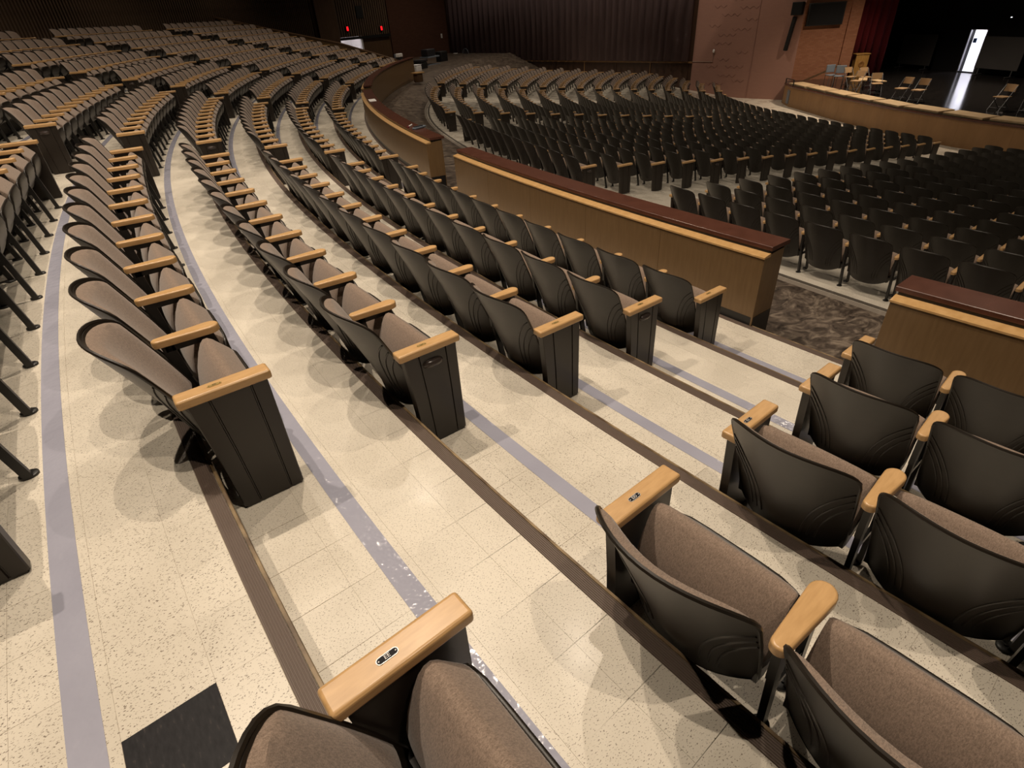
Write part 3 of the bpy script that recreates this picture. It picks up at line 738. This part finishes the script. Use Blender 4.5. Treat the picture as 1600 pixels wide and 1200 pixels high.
def drape(name, A, B_, z0, z1, m_, amp=.07, pitch=.32, parent=None):
    A = np.array(A); B_ = np.array(B_); L = np.linalg.norm(B_-A); d = (B_-A)/L; n = np.array([-d[1], d[0]]); N = int(L/pitch*8); b = MB()
    rnd = random.Random(3); phs = [rnd.uniform(.75, 1.25) for _ in range(N+2)]
    acc = 0; xs = []
    for i in range(N+1): acc += phs[i//8]; xs.append(acc)
    def P(i, j):
        p = A+d*(L*i/N)+n*(amp*math.sin(xs[i]*2*PI/8)*(1-.25*j)); return (p[0], p[1], (z0, z1)[j])
    b.grid(P, N+1, 2); o = b.mesh(name, m_, angle=180); ob = link(name, o, parent)
    md = ob.modifiers.new('thick', 'SOLIDIFY'); md.thickness = .012
    return ob
off = lambda p, q: (p[0]+PN[0]*q, p[1]+PN[1]*q)
tag(drape('wall_curtain', off((14.75, -43.4), .22), off((11.72, -21.95), .22), -1.64, CEIL, m_curtain, .09, .55), 'wide plum brown curtain hung along the side wall above the oak rail', 'curtain')
tag(drape('stage_curtain', (9.1, -14.5), (6.5, -13.3), ZS+.02, 6, m_red, .09, .4), 'dark red velvet stage curtain gathered beside the brick pier', 'curtain')
tag(drape('leg_drape', SB(-5.8), (6.4, -13.5), ZS+.02, 6, m_blackcloth, .06, .5), 'black stage drape behind the red curtain', 'curtain')
b = MB(); b.box((9, -6, 5.5), (22, 22, .1)); struct(b.obj('ceiling_stage', m_blackcloth, smooth=False))

# ------------------------------------------------------------------ things on the stage
def folding_chair():
    r = thing('folding_chair', 'x', 'chair')
    b = MB(); b.rbox((0, .02, .445), (.40, .40, .035), .012, 2); b.obj('seat', m_chairtan, r)
    b = MB()
    b.grid(lambda i, j: ((-1+2*i/8)*.21, -.215-.05*(j/4)-.03*(1-(-1+2*i/8)**2), .60+.23*j/4), 9, 5)
    b.grid(lambda i, j: ((-1+2*i/8)*.21, -.190-.05*(j/4)-.03*(1-(-1+2*i/8)**2), .60+.23*j/4), 9, 5, flip=True)
    lp = [(i, 0) for i in range(9)]+[(8, j) for j in range(1, 5)]+[(i, 4) for i in range(7, -1, -1)]+[(0, j) for j in range(3, 0, -1)]
    b.grid(lambda q, w: ((-1+2*lp[q][0]/8)*.21, (-.215, -.19)[w]-.05*lp[q][1]/4-.03*(1-(-1+2*lp[q][0]/8)**2), .60+.23*lp[q][1]/4), len(lp), 2, closeu=True)
    b.obj('backrest', m_chairtan, r)
    for s in (-1, 1):
        b = MB(); b.tube([(s*.215, .24, .01), (s*.215, -.02, .45), (s*.215, -.225, .80)], .012, 8); b.obj('leg', m_chairframe, r)
        b = MB(); b.tube([(s*.19, -.24, .01), (s*.19, .0, .24), (s*.19, .17, .43)], .012, 8); b.obj('leg', m_chairframe, r)
    b = MB(); b.tube([(-.215, .19, .10), (.215, .19, .10)], .009, 6); b.tube([(-.19, -.19, .09), (.19, -.19, .09)], .009, 6); b.obj('stretcher', m_chairframe, r)
    return r
def dup(root, loc, rz, label):
    r = root.copy(); COL.objects.link(r); r.location = loc; r.rotation_euler = (0, 0, rz); r['label'] = label
    for ch in list(root.children):
        c = ch.copy(); COL.objects.link(c); c.parent = r
        for g in ch.children:
            d = g.copy(); COL.objects.link(d); d.parent = c
    return r
fc = folding_chair(); GC = 'tan folding chairs on the stage'
spots = [((15.05, -8.72), -1.9, 'tan folding chair, one of the pair side by side, next to the cluster'),
         ((15.25, -8.02), -1.75, 'tan folding chair of the pair, on the side of the light streak'),
         ((15.85, -5.05), -2.0, 'lone tan folding chair beyond the light streak on stage'),
         ((16.0, -4.15), -1.5, 'tan folding chair half cut off at the picture edge'),
         ((14.0, -10.2), -.9, 'tan folding chair turned sideways at the end of the cluster'),
         ((13.45, -11.3), -1.7, 'tan folding chair facing the hall inside the cluster'),
         ((12.1, -11.55), -.5, 'tan folding chair leaning back in front of the lectern'),
         ((12.2, -12.2), -.4, 'tan folding chair nearest the grey chairs below the lectern')]
spots[7] = (spots[7][0], spots[7][1], 'tan folding chair next to the grey chairs, below the lectern')
for i, (p, a, lb) in enumerate(spots):
    if i == 0: fc.location = (p[0], p[1], ZS); fc.rotation_euler = (0, 0, a); fc['label'] = lb; fc['group'] = GC
    else: dup(fc, (p[0], p[1], ZS), a, lb)
for i, (p, a, lb) in enumerate([((12.75, -11.35), .4, 'low tan bench in the chair cluster, towards the grey chairs'), ((13.0, -10.55), .9, 'low tan bench in the chair cluster, towards the pair')]):
    t = thing('low_bench', lb, 'bench', (p[0], p[1], ZS), a, 'low tan benches')
    b = MB(); b.rbox((0, 0, .42), (.75, .36, .06), .015, 2); b.obj('seat', m_board_tan, t)
    for sx in (-.32, .32):
        for sy in (-.13, .13):
            b = MB(); b.tube([(sx, sy, 0), (sx*.95, sy, .40)], .012, 6); b.obj('leg', m_chairframe, t)
# grey chair group by the handrail
def grey_chair(x, y, a, lb):
    t = thing('grey_chair', lb, 'chair', (x, y, ZS), a, 'grey chairs by the handrail')
    b = MB(); b.rbox((0, 0, .45), (.44, .42, .04), .015, 2); b.obj('seat', m_greyblue, t)
    b = MB(); b.rbox((0, -.21, .72), (.44, .04, .34), .02, 2); b.obj('backrest', m_greyblue, t)
    for sx in (-.2, .2):
        for sy, zz in ((-.19, .86), (.19, .44)):
            b = MB(); b.tube([(sx, sy, 0), (sx, sy*1.05, zz)], .012, 6); b.obj('leg', m_chairframe, t)
grey_chair(11.9, -13.25, -.6, 'grey blue plastic chair at the end of the stage handrail')
grey_chair(12.15, -12.75, -1.2, 'grey blue plastic chair between the handrail and the tan chairs')
# lectern
t = thing('lectern', 'golden oak lectern with a carved round emblem before the red curtain', 'lectern', (8.58, -13.5, ZS), -2.35+PI/2+PI)
b = MB(); b.rbox((0, 0, .52), (.62, .42, 1.04), .01, 1); b.obj('body', m_podium, t)
b = MB(); b.rbox((0, .02, 1.08), (.70, .52, .05), .01, 1); b.obj('top', m_podium, t)
for sgn in (-1, 1):
    b = MB(); b.rbox((0, sgn*.216, .55), (.46, .012, .70), .004, 1); b.obj('front_panel', m_podium, t)
    b = MB(); b.v = []; 
    prof = [(.001, .006), (.06, .012), (.07, .018), (.13, .018), (.15, .0)]
    b.grid(lambda i, j: (prof[j][0]*math.cos(2*PI*i/20), sgn*(.222+prof[j][1]), .62+prof[j][0]*math.sin(2*PI*i/20)), 20, 5, closeu=True); b.obj('emblem', m_podium_d, t)
# tan platform pads along the stage edge, each a little askew
seg = [np.array(p) for p in EDGE[1:]]; cum = [0]
for i in range(len(seg)-1): cum.append(cum[-1]+np.linalg.norm(seg[i+1]-seg[i]))
def along(s):
    for i in range(len(seg)-1):
        if s <= cum[i+1]: d = (seg[i+1]-seg[i])/(cum[i+1]-cum[i]); return seg[i]+d*(s-cum[i]), d
    return seg[-1], d
pm_ = MB().rbox((0, 0, .035), (1.56, .74, .07), .012, 2).mesh('platform_pad', m_board_tan)
for q in range(10):
    p, d = along(1.55+q*1.72); nrm = np.array([-d[1], d[0]])
    c = p+nrm*.48
    o = link('platform_pad', pm_, None, (c[0], c[1], ZS+.001+(q % 2)*.0), math.atan2(d[1], d[0])-.02)
    tag(o, f'flat tan pad on the stage edge, {ORD[q+1]} from the handrail end', 'pad', 'tan pads along the stage edge')
# handrail and its posts
t = thing('stair_handrail', 'dark rail posts with a sloping wooden handrail beside the stage corner', 'handrail', (11.6, -15.7, -3.45))
for (x, y, h, nm) in ((.14, .07, 1.15, 'post'), (1.09, 1.01, 1.20, 'post')):
    b = MB(); b.tube([(x, y, 0), (x, y, h)], .03, 8); b.obj(nm, m_post, t)
b = MB(); b.tube([(.14, .07, 1.15), (1.09, 1.01, 1.20)], .02, 8); b.obj('cross_rail', m_post, t)
b = MB(); b.bar((-.30, .58, .92), (-1.55, 1.92, 1.66), .05, .09); b.obj('hand_grip', m_side, t)
b = MB(); b.box((1.35, 1.65, .42), (.02, .02, .02)); 
# wall mounted speakers and display board
def on(parent_loc, ang, s, off_, z): return (parent_loc[0]+math.cos(ang)*s+math.sin(ang)*off_, parent_loc[1]+math.sin(ang)*s-math.cos(ang)*off_, z)   # s along the wall, off_ out into the hall
WA, AN = (10.85, -15.85), math.atan2(2.0, -1.85)
t = thing('loudspeaker', 'big black flat box high on the orange brick pier', 'speaker', on(WA, AN, 1.0, .02, .45), AN+PI)
b = MB(); b.rbox((0, .09, 0), (1.72, .18, .98), .01, 1); b.obj('cabinet', m_blackbox, t)
b = MB(); b.rbox((0, .185, 0), (1.62, .02, .88), .004, 1); b.obj('grille', m_blackcloth, t)
WB, AB = (10.85, -15.85), math.atan2(5.9, -.85)
t = thing('wall_speaker', 'small black speaker box above the slim column speaker', 'speaker', on(WB, AB, -.30, .02, .75), AB+PI)
b = MB(); b.rbox((0, .16, 0), (.52, .32, .56), .01, 1); b.obj('cabinet', m_blackbox, t); b = MB(); b.rbox((0, .325, 0), (.46, .015, .50), .004, 1); b.obj('grille', m_blackcloth, t)
t = thing('column_speaker', 'slim tilted black column speaker on the rose brick wall', 'speaker', on(WB, AB, -.34, .02, -.30), AB+PI)
b = MB(); b.bar((.22, .12, -.80), (.02, .16, .70), .16, .16); b.obj('cabinet', m_blackbox, t); b = MB(); b.box((.1, .04, .1), (.06, .1, .1)); b.obj('bracket', m_post, t)
# wall clock / sconce
t = thing('wall_lamp', 'small round white wall fitting at the end of the pale conduit', 'fitting', on((11.70, -21.75), math.atan2(5.9, -.85), 1.30, .02, -1.12), math.atan2(5.9, -.85)+PI)
b = MB(); b.grid(lambda i, j: (.07*math.sin(PI/2*j/4+.0)*math.cos(2*PI*i/12), .03+.06*math.cos(PI/2*j/4), .1*math.sin(PI/2*j/4)*math.sin(2*PI*i/12)), 12, 5, closeu=True); b.obj('globe', m_white, t)
b = MB(); b.box((0, .015, -.08), (.08, .03, .06)); b.obj('back_box', m_pale, t)
WS, AS = CA, math.atan2(CBk[1]-CA[1], CBk[0]-CA[0])
# the side walls are built with their thickness away from the hall; fittings stand on the hall side
for s, z, lb in ((2.48, 1.06, 'glowing red exit sign over the bright doorway'), (5.37, .92, 'glowing red exit sign next to the dark brick wall')):
    t = thing('exit_sign', lb, 'sign', on(WS, AS, s, .08, z), AS+PI, 'red exit signs')
    b = MB(); b.rbox((0, .05, 0), (.20, .09, .30), .01, 1); b.obj('housing', m_blackbox, t)
    b = MB(); b.box((0, .0975, 0), (.15, .005, .25)); b.obj('lens', m_exit, t)
t = thing('wall_plate', 'small pale switch plate on the dark brick wall by the curtain', 'switch', on(WS, AS, 11.1, .10, .05), AS+PI)
b = MB(); b.rbox((0, .01, 0), (.16, .02, .30), .004, 1); b.obj('plate', m_white, t); b = MB(); b.box((0, .025, 0), (.03, .02, .06)); b.obj('toggle', m_pale, t)
# screens on the dark stage
for s0, s1, z0, z1, lb in ((-3.6, -1.35, -2.3, -.85, 'dim grey rolling screen standing beside the bright stage door'), (1.35, 3.6, -2.2, -.85, 'dim grey rolling screen at the picture edge, past the bright stage door')):
    t = thing('rolling_screen', lb, 'screen', (SB((s0+s1)/2)[0]+.5, SB((s0+s1)/2)[1]-.24, ZS), math.atan2(BDIR[1], BDIR[0]))
    w = s1-s0; b = MB(); b.rbox((0, 0, (z0+z1)/2-ZS), (w, .04, z1-z0), .01, 1); b.obj('board', m_whiteboard, t)
    for sx in (-w/2+.25, w/2-.25):
        b = MB(); b.tube([(sx, 0, .05), (sx, 0, z0-ZS+.1)], .02, 6); b.tube([(sx, -.3, .04), (sx, .3, .04)], .02, 6); b.obj('leg', m_chairframe, t)
# things on the parapet
def polar(r, ph, z): return (r*math.cos(ph), r*math.sin(ph), z)
t = thing('paper_sheet', 'white papers lying on the curved parapet cap', 'paper', polar(38.92, -.358, -.1655), -.358+PI/2)
b = MB(); b.rbox((0, 0, .004), (.5, .18, .008), .002, 1); b.obj('sheets', m_white, t)
t = thing('stapler', 'dark grey stapler lying on the parapet cap', 'stapler', polar(38.86, -.225, -.166), -.225+.5)
b = MB(); b.rbox((0, 0, .02), (.30, .10, .035), .012, 2); b.obj('body', m_greyblue, t)
b = MB(); b.rbox((.02, 0, .045), (.22, .06, .02), .008, 2); b.obj('top_arm', m_plastic_dk, t)
t = thing('marker_pen', 'white marker pen with red end beside the stapler', 'pen', polar(38.94, -.2345, -.154), -.225+1.0)
b = MB(); b.tube([(-.13, 0, 0), (.09, 0, 0)], .014, 8); b.obj('barrel', m_white, t)
b = MB(); b.tube([(.09, 0, 0), (.15, 0, 0)], .014, 8); b.obj('pen_cap', m_red, t)
# clutter by the dark brick wall
def at(x, y): return (x, y)
def box_thing(name, lb, cat, loc, rz, parts, group=None):
    t = thing(name, lb, cat, loc, rz, group)
    for nm, m_, c, d in parts:
        b = MB(); b.rbox(c, d, min(d)*.15, 2); b.obj(nm, m_, t)
    return t
ZC = -1.33
box_thing('waste_bin', 'black bin on the cross aisle floor by the brick wall', 'bin', (25.6, -31.4, ZC-.08), .3, [('body', m_plastic_dk, (0, 0, .35), (.42, .42, .7)), ('lid', m_blackbox, (0, 0, .73), (.46, .46, .06))])
box_thing('white_carton', 'white carton between the black bin and the dark box', 'box', (24.6, -32.2, ZC-.08), .5, [('body', m_white, (0, 0, .25), (.6, .45, .5)), ('flap', m_wallwhite, (0, .0, .52), (.58, .44, .03))])
box_thing('road_case', 'dark equipment case beside the white carton', 'case', (23.7, -33.2, ZC-.1), .5, [('body', m_blackbox, (0, 0, .3), (.8, .6, .6)), ('lid', m_plastic_dk, (0, 0, .66), (.82, .62, .12))])
box_thing('equipment_cart', 'grey blue cart in front of the dark brick wall', 'cart', (21.8, -35.2, ZC-.12), .4, [('tray', m_greyblue, (0, 0, .7), (1.3, .7, .08)), ('shelf', m_greyblue, (0, 0, .25), (1.3, .7, .06)), ('load', m_plastic_dk, (.1, 0, .95), (.9, .55, .4))])
box_thing('black_amplifier', 'black amplifier stood at the end of the last seat row by the curtain', 'amplifier', (20.0, -36.6, ZC-.15), .4, [('cabinet', m_blackbox, (0, 0, .45), (.8, .5, .9)), ('panel', m_white, (0, .0, .15), (.45, .52, .2))])
t = thing('floor_fan', 'round grey fan standing on the ledge below the curtain', 'fan', on(CBk, math.atan2(22.05, -3.15), 2.7, .55, -1.62), math.atan2(22.05, -3.15))
b = MB(); b.tube([(.34*math.cos(a), 0, .42+.34*math.sin(a)) for a in [2*PI*i/20 for i in range(20)]], .02, 6, closed=True)
for q in range(8):
    a = PI*q/8; b.tube([(.34*math.cos(a), .03, .42+.34*math.sin(a)), (-.34*math.cos(a), .03, .42-.34*math.sin(a))], .006, 4)
b.obj('guard', m_greyblue, t)
b = MB()
for q in range(4):
    a = PI/2*q; b.bar((.04*math.cos(a), 0, .42+.04*math.sin(a)), (.28*math.cos(a), 0, .42+.28*math.sin(a)), .02, .14)
b.obj('blades', m_plastic_dk, t); b = MB(); b.box((0, 0, .04), (.4, .3, .06)); b.obj('base', m_plastic_dk, t)
box_thing('white_monitor', 'small white box under the curtain near the round fan', 'box', on(CBk, math.atan2(22.05, -3.15), 1.4, .5, -1.45), math.atan2(22.05, -3.15), [('case', m_white, (0, 0, .15), (.42, .2, .26)), ('foot', m_plastic_dk, (0, 0, .01), (.3, .2, .03))])
t = box_thing('work_light', 'cluttered white and dark stage lamp on the end of the ramp wall', 'lamp', rw(39.98, -.3, -.42+.0), .3, [('stand', m_plastic_dk, (0, 0, .1), (.3, .3, .2)), ('head', m_white, (.05, .1, .3), (.35, .2, .16)), ('hood', m_greyblue, (-.1, -.2, .25), (.3, .2, .2))])
box_thing('step_stool', 'cream topped stool at the foot of the ramp wall', 'stool', polar(38.3, -.755, -1.2), .2, [('top', m_ledge, (0, 0, .42), (.55, .4, .05)), ('frame', m_side, (0, 0, .2), (.4, .3, .4))])
t = thing('stage_spotlight', 'tiny bright spotlight over the dark stage', 'lamp', (SB(2.02)[0]+.5, SB(2.02)[1], .0), 0)
b = MB(); b.tube([(0, 0, 0), (.18, .05, -.08)], .05, 10); b.obj('can', m_blackbox, t)
mglow = mat('lamp glow', (1, 1, 1, 1), .4, emit=(.9, .93, 1, 1), estr=3)
b = MB(); b.lathe([(0, .03), (.03, .02), (.035, 0)], (.2, .055, -.09), 10); b.obj('lens', mglow, t)
